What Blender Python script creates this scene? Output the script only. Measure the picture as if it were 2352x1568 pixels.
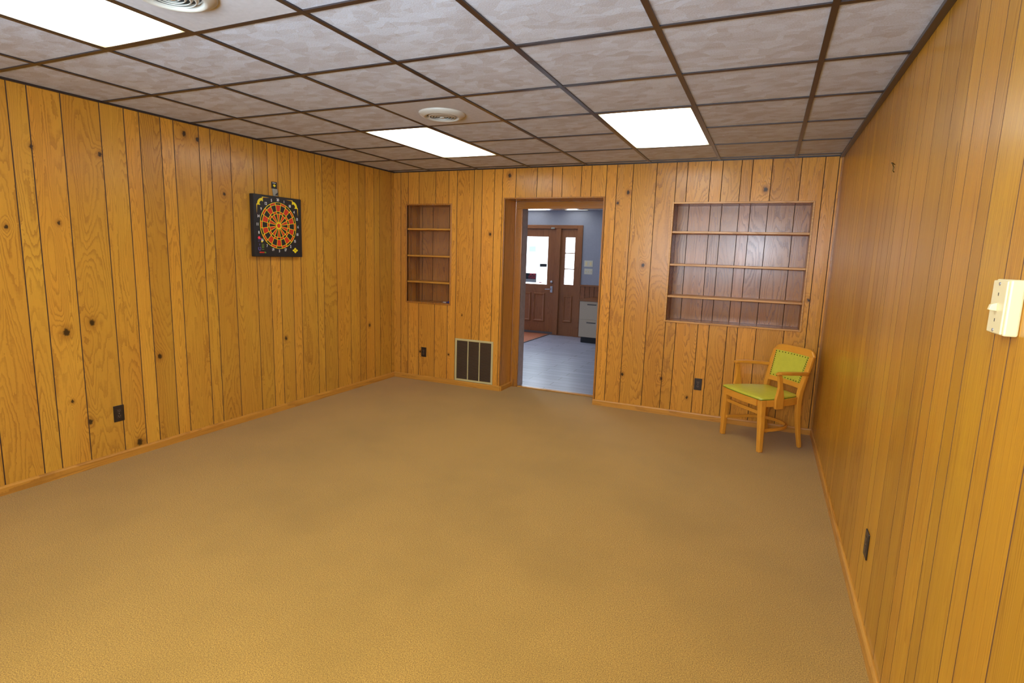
import bpy, bmesh, math, random
from mathutils import Vector, Matrix
random.seed(7)
for o in list(bpy.data.objects): bpy.data.objects.remove(o)
SC = bpy.context.scene
COL = SC.collection
# ---------------------------------------------------------------- camera, world, exposure
CAM_LOC = (4.0296, -1.1410, 1.5117)
cam_d = bpy.data.cameras.new('camera'); cam = bpy.data.objects.new('camera', cam_d); COL.objects.link(cam)
cam_d.sensor_width = 36.0; cam_d.sensor_fit = 'HORIZONTAL'; cam_d.lens = 1281.75/2352*36.0
cam_d.clip_start = 0.02; cam_d.clip_end = 400
rt = Vector((0.9097994, 0.4138966, 0.0308963)); up = Vector((-0.0914940, 0.1273924, 0.9876234)); fw = Vector((-0.4048381, 0.9013660, -0.1537706))
cam.matrix_world = Matrix(((rt.x, up.x, -fw.x, CAM_LOC[0]), (rt.y, up.y, -fw.y, CAM_LOC[1]), (rt.z, up.z, -fw.z, CAM_LOC[2]), (0, 0, 0, 1)))
SC.camera = cam
SC.view_settings.view_transform = 'Standard'; SC.view_settings.look = 'None'
SC.view_settings.exposure = 0.09; SC.view_settings.gamma = 1.0; SC.view_settings.use_curve_mapping = False
world = bpy.data.worlds.new('sky'); SC.world = world; world.use_nodes = True
bg = world.node_tree.nodes['Background']; bg.inputs[0].default_value = (0.80, 0.90, 1.0, 1); bg.inputs[1].default_value = 8.0
# room measures (metres): left wall x=0, right wall x=W, back wall y=YB, floor z=0
W, YB, H, YF = 4.5216, 4.357, 2.406, -1.95
YL, HL = 8.95, 2.35                       # lobby far wall and ceiling
LX0, LX1 = -3.0, 4.2                      # lobby side walls
def area_light(name, loc, rot, sx, sy, power, color, spread=math.pi):
    d = bpy.data.lights.new(name, 'AREA'); d.shape = 'RECTANGLE'; d.size = sx; d.size_y = sy; d.energy = power; d.color = color
    o = bpy.data.objects.new(name, d); COL.objects.link(o); o.location = loc; o.rotation_euler = rot; d.spread = spread; return o
R90 = math.pi/2
# cool fill for the ceiling, from an assumed, unseen window behind the camera
# (tilted up and narrowed to brighten the ceiling and spare the recess)
area_light('ceiling_fill_light', (2.75, YF-0.40, 1.42), (R90+math.radians(50), 0, 0), 2.0, 0.95, 118, (0.60, 0.82, 1.0), math.radians(105))
area_light('recess_glint_light', (3.82, YF-0.08, 1.76), (R90, 0, 0), 0.40, 0.30, 60, (0.70, 0.84, 1.0))  # added lamp in a made-up window, makes the glint in the wide recess
# daylight for the lobby, from an unseen window added in its far wall
area_light('added_lobby_daylight', (-1.9, YL+0.06, 1.45), (-R90, 0, 0), 1.7, 1.2, 95, (0.74, 0.85, 1.0))
LAMP = 7.8
# ---------------------------------------------------------------- mesh helpers
class B:
    """collects quads; becomes one mesh object"""
    def __init__(s): s.v = []; s.f = []; s.m = []; s.c = []; s.rc = (0.5, 0.5, 0.5, 1); s.sm = []
    def quad(s, pts, mat=0, smooth=False):
        i = len(s.v); s.v += [tuple(p) for p in pts]; s.c += [s.rc]*len(pts)
        s.f.append(tuple(range(i, i+len(pts)))); s.m.append(mat); s.sm.append(smooth)
    def box(s, lo, hi, mat=0):
        x0, y0, z0 = lo; x1, y1, z1 = hi; i = len(s.v)
        s.v += [(x0,y0,z0),(x1,y0,z0),(x1,y1,z0),(x0,y1,z0),(x0,y0,z1),(x1,y0,z1),(x1,y1,z1),(x0,y1,z1)]
        s.c += [s.rc]*8
        for f in ((0,3,2,1),(4,5,6,7),(0,1,5,4),(1,2,6,5),(2,3,7,6),(3,0,4,7)):
            s.f.append(tuple(i+k for k in f)); s.m.append(mat); s.sm.append(False)
    def loops(s, rings, mat=0, closed=False, cap=True, smooth=False):
        i = len(s.v); n = len(rings[0])
        for r in rings: s.v += [tuple(p) for p in r]; s.c += [s.rc]*n
        m = len(rings)
        for a in range(m if closed else m-1):
            b = (a+1) % m
            for k in range(n):
                k2 = (k+1) % n
                s.f.append((i+a*n+k, i+a*n+k2, i+b*n+k2, i+b*n+k)); s.m.append(mat); s.sm.append(smooth)
        if cap and not closed:
            s.f.append(tuple(i+k for k in reversed(range(n)))); s.m.append(mat); s.sm.append(False)
            s.f.append(tuple(i+(m-1)*n+k for k in range(n))); s.m.append(mat); s.sm.append(False)
    def cyl(s, c, axis, r, h, n=24, mat=0, r2=None, smooth=True):
        a = Vector(axis).normalized(); t = Vector((0,0,1)) if abs(a.z) < .9 else Vector((1,0,0))
        u = a.cross(t).normalized(); w = a.cross(u); c = Vector(c); r2 = r if r2 is None else r2
        R = [[c + a*hh + (u*math.cos(2*math.pi*k/n)+w*math.sin(2*math.pi*k/n))*rr for k in range(n)] for hh, rr in ((0,r),(h,r2))]
        s.loops(R, mat, smooth=smooth)
    def lathe(s, c, axis, prof, n=40, mat=0, smooth=True):
        a = Vector(axis).normalized(); t = Vector((0,0,1)) if abs(a.z) < .9 else Vector((1,0,0))
        u = a.cross(t).normalized(); w = a.cross(u); c = Vector(c)
        R = [[c + a*hh + (u*math.cos(2*math.pi*k/n)+w*math.sin(2*math.pi*k/n))*max(rr,1e-5) for k in range(n)] for rr, hh in prof]
        s.loops(R, mat, cap=False, smooth=smooth)
    def sweep(s, path, wid, thk, side, mat=0, smooth=False):
        """rectangular bar along path; wid along 'side', thk across"""
        P = [Vector(p) for p in path]; n = len(P); R = []
        for i in range(n):
            d = (P[min(i+1,n-1)]-P[max(i-1,0)]).normalized()
            sd = side[i] if isinstance(side, list) else side
            sd = Vector(sd); sd = (sd - d*sd.dot(d)).normalized(); nn = d.cross(sd)
            w = wid[i] if isinstance(wid, (list,tuple)) else wid; t = thk[i] if isinstance(thk, (list,tuple)) else thk
            R.append([P[i]+sd*w/2+nn*t/2, P[i]-sd*w/2+nn*t/2, P[i]-sd*w/2-nn*t/2, P[i]+sd*w/2-nn*t/2])
        s.loops(R, mat, smooth=smooth)
    def prism(s, pts, off, mat=0):
        """polygon pts (3d) extruded by off"""
        off = Vector(off); A = [Vector(p) for p in pts]; s.loops([A, [p+off for p in A]], mat)
def link(name, b, mats, parent=None, loc=(0,0,0), bevel=0.0, subsurf=0, recalc=True):
    me = bpy.data.meshes.new(name)
    rp = parent
    while rp is not None and rp.parent is not None: rp = rp.parent
    L = Vector(loc) if rp is None else Vector(rp.get('_w', (0,0,0)))
    me.from_pydata([Vector(v)-L for v in b.v], [], b.f)
    for m in (mats if isinstance(mats, (list,tuple)) else [mats]): me.materials.append(m)
    for p, m, s in zip(me.polygons, b.m, b.sm): p.material_index = m; p.use_smooth = s
    ca = me.color_attributes.new('plank', 'FLOAT_COLOR', 'POINT')
    for i, c in enumerate(b.c): ca.data[i].color = c
    if recalc:
        bm = bmesh.new(); bm.from_mesh(me); bmesh.ops.recalc_face_normals(bm, faces=bm.faces); bm.to_mesh(me); bm.free()
    o = bpy.data.objects.new(name, me); COL.objects.link(o)
    if parent is None: o.location = loc
    else: o.parent = parent
    if bevel:
        m = o.modifiers.new('bevel', 'BEVEL'); m.width = bevel; m.segments = 2; m.limit_method = 'ANGLE'; m.angle_limit = math.radians(40)
    if subsurf:
        m = o.modifiers.new('sub', 'SUBSURF'); m.levels = subsurf; m.render_levels = subsurf
    return o
def empty(name, loc, label=None, cat=None, group=None, rotz=0, kind=None, local=False):
    o = bpy.data.objects.new(name, None); COL.objects.link(o); o.location = loc; o.rotation_euler = (0,0,rotz); o.empty_display_size = .05
    if not local: o['_w'] = tuple(loc)
    tag(o, label, cat, group, kind); return o
def tag(o, label=None, cat=None, group=None, kind=None):
    for k, v in (('label',label),('category',cat),('group',group),('kind',kind)):
        if v: o[k] = v
    return o
def struct(name, b, mats, **k): return tag(link(name, b, mats, **k), kind='structure')
def bx(lo, hi):
    b = B(); b.box(lo, hi); return b
# ---------------------------------------------------------------- materials
def S(r, g, b):                                              # sRGB 0-255 to linear
    f = lambda c: (c/255/12.92) if c/255 <= .04045 else ((c/255+.055)/1.055)**2.4
    return (f(r), f(g), f(b), 1)
def newmat(name):
    m = bpy.data.materials.new(name); m.use_nodes = True; nt = m.node_tree; return m, nt, nt.nodes['Principled BSDF']
class N:
    def __init__(s, nt): s.nt = nt
    def n(s, t, **k):
        nd = s.nt.nodes.new(t)
        for a, v in k.items(): setattr(nd, a, v)
        return nd
    def l(s, a, b): s.nt.links.new(a, b)
    def put(s, sock, v):
        if hasattr(v, 'is_output') or isinstance(v, bpy.types.NodeSocket): s.nt.links.new(v, sock)
        else: sock.default_value = v
    def math(s, op, a, b=0.0, c=None, clamp=False):
        nd = s.n('ShaderNodeMath', operation=op, use_clamp=clamp); s.put(nd.inputs[0], a); s.put(nd.inputs[1], b)
        if c is not None: s.put(nd.inputs[2], c)
        return nd.outputs[0]
    def mix(s, f, a, b, mode='MIX'):
        nd = s.n('ShaderNodeMix', data_type='RGBA', blend_type=mode); s.put(nd.inputs[0], f); s.put(nd.inputs[6], a); s.put(nd.inputs[7], b); return nd.outputs[2]
    def xyz(s, x, y, z):
        nd = s.n('ShaderNodeCombineXYZ'); s.put(nd.inputs[0], x); s.put(nd.inputs[1], y); s.put(nd.inputs[2], z); return nd.outputs[0]
    def noise(s, v, scale=1.0, detail=2.0, rough=.5, dist=0.0, color=False):
        nd = s.n('ShaderNodeTexNoise'); s.put(nd.inputs['Vector'], v); nd.inputs['Scale'].default_value = scale; nd.inputs['Detail'].default_value = detail
        nd.inputs['Roughness'].default_value = rough; nd.inputs['Distortion'].default_value = dist; return nd.outputs[1 if color else 0]
    def mr(s, v, a, b, c=0.0, d=1.0, smooth=False):
        nd = s.n('ShaderNodeMapRange', interpolation_type='SMOOTHSTEP' if smooth else 'LINEAR'); s.put(nd.inputs[0], v)
        for i, x in enumerate((a,b,c,d)): s.put(nd.inputs[1+i], x)
        return nd.outputs[0]
def wood(name, grain, c1, c2, dark, ring=.54, freq=24.0, uscale=8.0, vscale=1.0, rough=.3, coat=0.0, tint=(.85, 1.1), knots=None, wiggle=.3, axis_u=None, bump=.15, spec=.5):
    """plain-sawn oak: contour lines of a stretched noise field; grain = axis the boards run along"""
    m, nt, bs = newmat(name); g = N(nt)
    tc = g.n('ShaderNodeTexCoord'); sp = g.n('ShaderNodeSeparateXYZ'); g.l(tc.outputs['Object'], sp.inputs[0])
    ax = {'X':0,'Y':1,'Z':2}; gi = ax[grain]; oth = [i for i in range(3) if i != gi]
    v = sp.outputs[gi]
    u = g.math('ADD', sp.outputs[oth[0]], g.math('MULTIPLY', sp.outputs[oth[1]], .93))
    if axis_u is not None: u = sp.outputs[axis_u]
    at = g.n('ShaderNodeAttribute', attribute_name='plank'); sr = g.n('ShaderNodeSeparateColor'); g.l(at.outputs['Color'], sr.inputs[0])
    r1, r2, r3 = sr.outputs[0], sr.outputs[1], sr.outputs[2]
    us = g.math('MULTIPLY', uscale, g.mr(r2, 0, 1, .55, 1.6))
    # knots: bulge of the ring field and a dark core
    kf = None; kd = None
    knz = g.math('MULTIPLY', g.math('SUBTRACT', g.noise(g.xyz(u, v, 0), 70, 2, .6), .5), .020) if knots else None
    for (ku, kv, kr) in (knots or []):
        du = g.math('SUBTRACT', u, ku); dv = g.math('MULTIPLY', g.math('SUBTRACT', v, kv), .75)
        dist = g.math('SQRT', g.math('ADD', g.math('MULTIPLY', du, du), g.math('MULTIPLY', dv, dv)))
        a = g.mr(dist, 0, kr*5, 1, 0, True); b = g.mr(g.math('ADD', dist, knz), kr*.45, kr*1.05, 1, 0, True)
        kf = a if kf is None else g.math('MAXIMUM', kf, a); kd = b if kd is None else g.math('MAXIMUM', kd, b)
    P = g.xyz(g.math('MULTIPLY', u, us), g.math('MULTIPLY', v, vscale), g.math('MULTIPLY', r1, 37.0))
    f = g.noise(P, 1.0, 1.2, .45, .25)
    wig = g.noise(g.xyz(g.math('MULTIPLY', u, 30), g.math('MULTIPLY', v, 34), g.math('MULTIPLY', r3, 11)), 1.0, 2.0, .6)
    tooth = g.noise(g.xyz(g.math('MULTIPLY', u, 75), g.math('MULTIPLY', v, 3.0), g.math('MULTIPLY', r3, 5)), 1.0, 1.5, .5)
    wig = g.math('ADD', g.math('MULTIPLY', wig, .4), g.math('MULTIPLY', tooth, .6))
    ph = g.math('MULTIPLY', f, freq)
    ph = g.math('ADD', ph, g.math('MULTIPLY', g.math('SUBTRACT', wig, .5), wiggle*4.5))
    if kf is not None: ph = g.math('ADD', ph, g.math('MULTIPLY', kf, 2.4))
    sw = g.math('FRACT', ph)
    line = g.math('MULTIPLY', g.mr(sw, .42, .9, 0, 1, True), g.mr(sw, .93, 1.0, 1, 0, True))
    fade = g.mr(g.noise(g.xyz(g.math('MULTIPLY', u, 9), g.math('MULTIPLY', v, 1.6), r1), 1.0, 1.0), .3, .7, .35, 1.0)
    line = g.math('MULTIPLY', line, fade)
    pore = g.noise(g.xyz(g.math('MULTIPLY', u, 420), g.math('MULTIPLY', v, 16), r3), 1.0, 2.0, .6)
    porem = g.mr(pore, .52, .72, 0, 1)
    base = g.mix(g.mr(g.noise(g.xyz(g.math('MULTIPLY', u, 3), g.math('MULTIPLY', v, .8), g.math('MULTIPLY', r1, 9)), 1.0, 2.0), .3, .7), c1, c2)
    base = g.mix(g.mr(r3, 0, 1, 0, .55), base, c2)
    col = g.mix(g.math('MULTIPLY', line, ring), base, dark)
    col = g.mix(g.math('MULTIPLY', porem, .22), col, dark)
    tn = g.mr(r2, 0, 1, tint[0], tint[1]); hsv = g.n('ShaderNodeHueSaturation'); g.put(hsv.inputs['Value'], tn); g.put(hsv.inputs['Color'], col); col = hsv.outputs[0]
    if kd is not None: 
        col = g.mix(g.math('MULTIPLY', g.mr(kf, .55, .95, 0, 1, True), .45), col, dark)
        col = g.mix(g.math('MULTIPLY', kd, .92), col, (.020, .011, .005, 1))
    g.l(col, bs.inputs['Base Color'])
    rn = g.mr(line, 0, 1, rough, rough+.08); g.l(rn, bs.inputs['Roughness'])
    bs.inputs['Coat Weight'].default_value = coat; bs.inputs['Coat Roughness'].default_value = .20
    bs.inputs['Specular IOR Level'].default_value = spec
    bp = g.n('ShaderNodeBump'); bp.inputs['Strength'].default_value = bump; bp.inputs['Distance'].default_value = .002
    g.l(g.math('SUBTRACT', 1.0, line), bp.inputs['Height']); g.l(bp.outputs[0], bs.inputs['Normal'])
    return m
def plain(name, col, rough=.5, metal=0.0, spec=.5, noise_amt=0.0, nscale=60, bump=0.0, emit=None, es=0):
    m, nt, bs = newmat(name); g = N(nt)
    tc = g.n('ShaderNodeTexCoord'); nz = g.noise(tc.outputs['Object'], nscale, 3, .6)
    c = g.mix(g.mr(nz, .3, .7, 0, 1), tuple(x*(1-noise_amt) for x in col[:3])+(1,), tuple(min(1, x*(1+noise_amt)) for x in col[:3])+(1,))
    g.l(c, bs.inputs['Base Color']); bs.inputs['Roughness'].default_value = rough; bs.inputs['Metallic'].default_value = metal; bs.inputs['Specular IOR Level'].default_value = spec
    if bump:
        bp = g.n('ShaderNodeBump'); bp.inputs['Strength'].default_value = bump; bp.inputs['Distance'].default_value = .002; g.l(nz, bp.inputs['Height']); g.l(bp.outputs[0], bs.inputs['Normal'])
    if emit: bs.inputs['Emission Color'].default_value = emit; bs.inputs['Emission Strength'].default_value = es
    return m
KL = [(.804,2.056,.013),(1.182,2.074,.014),(.911,1.619,.012),(.642,1.581,.012),(1.779,2.32,.02),(1.885,2.30,.017),(2.097,1.92,.015),
      (1.051,.982,.021),(.898,.935,.024),(1.487,.688,.019),(.897,.481,.010),(.99,.32,.018),(1.299,.085,.025),(2.684,.674,.017),(3.896,.676,.018)]
KB = [(1.261,1.721,.017),(.76,.348,.011),(.928,.818,.009),(.37,.344,.013),(2.739,2.138,.018),(2.643,2.039,.015),(2.927,1.448,.018),(3.95,2.143,.020),
      (4.379,1.199,.013),(1.475,2.33,.022),(2.792,.353,.016),(3.177,.354,.014),(3.431,.198,.013)]
c1, c2, dk = S(215,163,58), S(204,142,50), S(140,86,26)
M = {}
M['panel_left'] = wood('oak_panelling_left_wall', 'Z', c1, c2, dk, ring=.54, freq=24, uscale=7, vscale=.8, rough=.30, knots=KL, axis_u=1, wiggle=.34, spec=.3, coat=.3, bump=.3)
M['panel_back'] = wood('oak_panelling_back_wall', 'Z', S(214,152,58), S(206,138,50), S(134,78,26), ring=.56, freq=24, uscale=7, vscale=.85, rough=.28, knots=KB, axis_u=0, wiggle=.34, spec=.22, coat=.32, bump=.3)
M['panel_right'] = wood('honey_panelling_right_wall', 'Z', S(206,150,34), S(190,132,32), S(138,80,16), ring=.6, freq=34, uscale=14, vscale=.25, rough=.34, axis_u=1, wiggle=.12, tint=(.86,1.10), bump=.08, spec=.3, coat=.3)
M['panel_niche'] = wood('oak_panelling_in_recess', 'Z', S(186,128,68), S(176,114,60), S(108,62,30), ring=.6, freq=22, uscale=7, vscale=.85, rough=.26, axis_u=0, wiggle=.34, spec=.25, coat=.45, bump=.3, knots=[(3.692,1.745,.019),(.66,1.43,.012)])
M['groove'] = plain('panel_groove_brown', S(62,34,14), .7)
M['groove_r'] = plain('panel_groove_light_brown', S(84,46,14), .7)
for a in 'XYZ':
    M['oak'+a] = wood('oak_trim_'+a, a, S(206,148,58), S(198,134,50), S(140,86,26), ring=.5, freq=9, uscale=12, vscale=.9, rough=.32, wiggle=.2)
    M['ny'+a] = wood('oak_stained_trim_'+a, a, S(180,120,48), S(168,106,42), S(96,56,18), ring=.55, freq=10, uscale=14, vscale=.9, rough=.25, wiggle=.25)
    M['lob'+a] = wood('dark_oak_door_'+a, a, S(156,100,58), S(144,88,48), S(88,50,26), ring=.4, freq=14, uscale=10, vscale=.9, rough=.35, wiggle=.2)
    M['ch'+a] = wood('maple_chair_'+a, a, S(228,158,54), S(220,146,46), S(188,114,32), ring=.22, freq=12, uscale=14, vscale=1.2, rough=.28, wiggle=.1, bump=.02)
def carpet():
    m, nt, bs = newmat('tan_carpet'); g = N(nt); tc = g.n('ShaderNodeTexCoord'); P = tc.outputs['Object']
    n1 = g.noise(P, 430, 3, .8); n2 = g.noise(P, 210, 2, .6); n3 = g.noise(P, 1.3, 3, .6); n4 = g.noise(P, 330, 1, .5)
    f = g.math('ADD', g.math('MULTIPLY', n1, .62), g.math('MULTIPLY', n2, .38))
    c = g.mix(g.mr(f, .40, .60, 0, 1), S(115,81,27), S(210,162,68))
    c = g.mix(g.mr(n4, .60, .70, 0, .6), c, S(120,66,30))
    c = g.mix(g.mr(n3, .35, .7, 0, .5), c, S(190,148,66), 'MULTIPLY') if False else g.mix(g.mr(n3, .42, .68, .0, .32), c, S(138,104,36))
    g.l(c, bs.inputs['Base Color']); bs.inputs['Roughness'].default_value = .95; bs.inputs['Specular IOR Level'].default_value = .15
    bs.inputs['Sheen Weight'].default_value = .15
    bp = g.n('ShaderNodeBump'); bp.inputs['Strength'].default_value = .5; bp.inputs['Distance'].default_value = .003; g.l(f, bp.inputs['Height']); g.l(bp.outputs[0], bs.inputs['Normal'])
    return m
M['carpet'] = carpet()
def tile():
    m, nt, bs = newmat('ceiling_tile'); g = N(nt); tc = g.n('ShaderNodeTexCoord'); P = tc.outputs['Object']
    dn = g.noise(P, 9, 2, .6, 0, True); vm = g.n('ShaderNodeVectorMath', operation='MULTIPLY_ADD'); g.l(dn, vm.inputs[0]); vm.inputs[1].default_value = (.05,.05,.05); g.l(P, vm.inputs[2])
    mp = g.n('ShaderNodeMapping'); g.l(vm.outputs[0], mp.inputs[0]); mp.inputs['Rotation'].default_value = (0,0,.5); mp.inputs['Scale'].default_value = (12, 21, 1)
    vo = g.n('ShaderNodeTexVoronoi'); g.l(mp.outputs[0], vo.inputs['Vector']); vo.inputs['Scale'].default_value = 1.0
    mp2 = g.n('ShaderNodeMapping'); g.l(vm.outputs[0], mp2.inputs[0]); mp2.inputs['Rotation'].default_value = (0,0,-.9); mp2.inputs['Scale'].default_value = (12, 20, 1); mp2.inputs['Location'].default_value = (5,3,0)
    vo2 = g.n('ShaderNodeTexVoronoi'); g.l(mp2.outputs[0], vo2.inputs['Vector']); vo2.inputs['Scale'].default_value = 1.0
    s1 = g.n('ShaderNodeSeparateColor'); g.l(vo.outputs['Color'], s1.inputs[0]); s2 = g.n('ShaderNodeSeparateColor'); g.l(vo2.outputs['Color'], s2.inputs[0])
    f = g.math('MULTIPLY', g.math('ADD', s1.outputs[0], s2.outputs[1]), .5)
    gr = g.noise(P, 170, 2, .7); f2 = g.math('ADD', g.mr(f, .1, .9, .15, .85), g.math('MULTIPLY', g.math('SUBTRACT', gr, .5), 1.3), clamp=True)
    c = g.mix(f2, S(176,172,176), S(206,214,230))
    g.l(c, bs.inputs['Base Color']); bs.inputs['Roughness'].default_value = .85; bs.inputs['Specular IOR Level'].default_value = .25
    bp = g.n('ShaderNodeBump'); bp.inputs['Strength'].default_value = .3; bp.inputs['Distance'].default_value = .002; g.l(f2, bp.inputs['Height']); g.l(bp.outputs[0], bs.inputs['Normal'])
    return m
M['tile'] = tile()
M['tbar'] = plain('brown_painted_grid', S(48,38,36), .30, 0, .6)
M['tileplain'] = plain('plain_pale_panel', S(186,184,188), .8, noise_amt=.06, nscale=40)
M['black'] = plain('black_plastic', S(26,27,30), .45, noise_amt=.15, nscale=90)
M['brown'] = plain('dark_brown_plastic', S(44,34,28), .35)
M['brown2'] = plain('brown_socket_plastic', S(58,44,36), .3)
M['slot'] = plain('socket_slot_metal', S(150,140,130), .4, .6)
M['cream'] = plain('ivory_plastic', S(232,214,160), .35)
M['creamw'] = plain('ivory_lobby_plate', S(214,208,190), .4)
M['metal'] = plain('brushed_nickel', S(190,190,195), .3, .9)
M['vent'] = plain('off_white_enamel', S(188,184,174), .35, 0, .5)
M['ventin'] = plain('dark_duct', S(50,50,52), .7)
M['grille'] = plain('beige_enamel_grille', S(196,182,130), .4)
M['louver'] = plain('bronze_louvre', S(112,86,50), .5, .2)
M['yellow'] = plain('yellow_print', S(238,214,26), .45)
M['red'] = plain('red_plastic', S(206,48,26), .45)
M['redd'] = plain('dark_red_print', S(140,40,20), .5)
M['green'] = plain('green_print', S(120,150,40), .5)
M['violet'] = plain('violet_print', S(90,80,140), .5)
M['pink'] = plain('pink_red_print', S(250,60,84), .5)
M['white'] = plain('white_print', S(238,238,238), .5)
M['blue'] = plain('blue_plastic', S(30,60,150), .35)
M['silver'] = plain('silver_card', S(160,160,150), .35, .4)
M['vinyl'] = plain('lime_green_vinyl', S(196,190,62), .32, 0, .5, noise_amt=.05, nscale=25)
M['nail'] = plain('dark_brass_nail', S(80,66,24), .35, .8)
M['piping'] = plain('dark_green_piping', S(110,126,20), .4)
M['lobwall'] = plain('grey_blue_wall_paint', S(156,158,170), .8, noise_amt=.03, nscale=30)
M['lobceil'] = plain('lobby_ceiling_white', S(210,208,210), .8)
M['cabinet'] = plain('warm_grey_enamel', S(190,172,148), .45, noise_amt=.03)
M['pull'] = plain('grey_pull_recess', S(100,92,84), .5)
M['cabdark'] = plain('cabinet_plinth_black', S(28,26,26), .5)
M['wallf'] = plain('painted_front_wall', S(206,190,160), .8)
M['mat'] = plain('terracotta_entry_mat', S(176,104,70), .8, noise_amt=.2, nscale=60)
M['matedge'] = plain('grey_metal_edging', S(96,90,90), .5)
M['snow'] = plain('pale_snowy_ground', S(240,242,248), .9, noise_amt=.03, nscale=1)
M['facade'] = plain('white_render_facade', S(236,236,238), .9, noise_amt=.02, nscale=1)
M['teal'] = plain('teal_window', S(95,120,122), .4)
M['jamb_sheen'] = plain('varnished_jamb_sheen', S(172,156,150), .18, .0, .8, noise_amt=.1, nscale=20)  # grey tone stands in for room light reflected in the varnished wood
def diffuser(LAMP=LAMP):
    m, nt, bs = newmat('fluorescent_diffuser'); g = N(nt); nt.nodes.remove(bs)
    em = g.n('ShaderNodeEmission'); tc = g.n('ShaderNodeTexCoord')
    sp = g.n('ShaderNodeSeparateXYZ'); g.l(tc.outputs['Generated'], sp.inputs[0])
    ex = g.math('MULTIPLY', g.math('ABSOLUTE', g.math('SUBTRACT', sp.outputs[0], .5)), 2); ey = g.math('MULTIPLY', g.math('ABSOLUTE', g.math('SUBTRACT', sp.outputs[1], .5)), 2)
    e = g.math('MULTIPLY', g.math('ADD', g.math('POWER', ex, 5), g.math('POWER', ey, 10)), .5)
    k = g.mr(e, .14, .95, 0, 1, True)                       # the tubes end short of the lens corners
    c = g.mix(k, (.93, .98, 1.0, 1), (1.0, .84, .46, 1)); g.l(c, em.inputs[0]); g.l(g.math('MULTIPLY', g.mr(k, 0, 1, 1, .13), LAMP), em.inputs[1])
    g.l(em.outputs[0], nt.nodes['Material Output'].inputs[0]); return m
M['diffuser'] = diffuser()
M['diffuser_lobby'] = diffuser(2.2)
def lobby_floor():
    m, nt, bs = newmat('grey_plank_tile'); g = N(nt); tc = g.n('ShaderNodeTexCoord')
    bt = g.n('ShaderNodeTexBrick'); g.l(tc.outputs['Object'], bt.inputs[0]); bt.offset = .37; bt.offset_frequency = 2; bt.squash = 1
    for k, v in (('Scale',1.0),('Mortar Size',.0035),('Mortar Smooth',.3),('Bias',0),('Brick Width',.9),('Row Height',.15)): bt.inputs[k].default_value = v
    bt.inputs['Color1'].default_value = S(170,173,190); bt.inputs['Color2'].default_value = S(188,190,206); bt.inputs['Mortar'].default_value = S(70,66,70)
    sp = g.n('ShaderNodeSeparateXYZ'); g.l(tc.outputs['Object'], sp.inputs[0])
    st = g.noise(g.xyz(g.math('MULTIPLY', sp.outputs[0], 3), g.math('MULTIPLY', sp.outputs[1], 90), 0), 1.0, 3, .6)
    c = g.mix(g.mr(st, .3, .75, 0, .45), bt.outputs[0], S(96,92,100)); g.l(c, bs.inputs['Base Color'])
    g.l(g.mr(st, .3, .7, .30, .46), bs.inputs['Roughness']); bs.inputs['Specular IOR Level'].default_value = 1.0
    bp = g.n('ShaderNodeBump'); bp.inputs['Strength'].default_value = .3; bp.inputs['Distance'].default_value = .002; g.l(g.math('SUBTRACT', 1.0, bt.outputs[1]), bp.inputs['Height']); g.l(bp.outputs[0], bs.inputs['Normal'])
    return m
M['lobfloor'] = lobby_floor()
def glassm():
    m, nt, bs = newmat('clear_glass'); g = N(nt); nt.nodes.remove(bs)
    t = g.n('ShaderNodeBsdfTransparent'); t.inputs[0].default_value = (.95,.97,.97,1); gl = g.n('ShaderNodeBsdfGlossy'); gl.inputs['Roughness'].default_value = .03
    fr = g.n('ShaderNodeFresnel'); fr.inputs[0].default_value = 1.45; mx = g.n('ShaderNodeMixShader'); g.l(fr.outputs[0], mx.inputs[0]); g.l(t.outputs[0], mx.inputs[1]); g.l(gl.outputs[0], mx.inputs[2])
    g.l(mx.outputs[0], nt.nodes['Material Output'].inputs[0]); return m
M['glass'] = glassm()
# ---------------------------------------------------------------- panelled walls
GR = [.004]
def planks(b, org, ud, nd, edges, z0, z1, holes=(), gw=.006, gd=.003):
    """vertical boards with V grooves. org: origin, ud: direction along the wall, nd: normal into the room; holes: (u0,u1,z0,z1)"""
    org, ud, nd = Vector(org), Vector(ud), Vector(nd)
    P = lambda u, z, d=0.0: org + ud*u - nd*d + Vector((0,0,z))
    def zint(uc):
        I = [(z0, z1)]
        for (a, c, h0, h1) in holes:
            if a < uc < c:
                J = []
                for (p, q) in I:
                    if h0 > p: J.append((p, min(q, h0)))
                    if h1 < q: J.append((max(p, h1), q))
                I = [(p, q) for p, q in J if q-p > 1e-4]
        return I
    n = len(edges)
    for i in range(n-1):
        a = edges[i] + (gw/2 if i > 0 else 0); c = edges[i+1] - (gw/2 if i < n-2 else 0)
        b.rc = (random.random(), random.random(), random.random(), 1)
        cuts = sorted({a, c} | {h for hh in holes for h in hh[:2] if a < h < c})
        for p, q in zip(cuts[:-1], cuts[1:]):
            for (lo, hi) in zint((p+q)/2): b.quad([P(p,lo), P(q,lo), P(q,hi), P(p,hi)], 0)
        if i < n-2:
            e = edges[i+1]
            for (lo, hi) in zint(e):
                b.quad([P(e-gw/2,lo), P(e,lo,gd), P(e,hi,gd), P(e-gw/2,hi)], 1); b.quad([P(e,lo,gd), P(e+gw/2,lo), P(e+gw/2,hi), P(e,hi,gd)], 1)
    b.rc = (.5,.5,.5,1)
PAT = [.098,.172,.22,.15,.101,.147,.099,.203]
gl = [.708,.806,.978,1.198,1.35,1.45,1.599,1.696,1.896,1.993,2.17,2.39,2.537,2.647,2.791,2.893,3.1,3.193,3.38,3.588,3.734,3.838,3.986,4.087,4.3]
y = gl[0]; k = 7
while y > YF+.1: y -= PAT[k % 8]; k -= 1; gl.insert(0, round(y,3))
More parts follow.
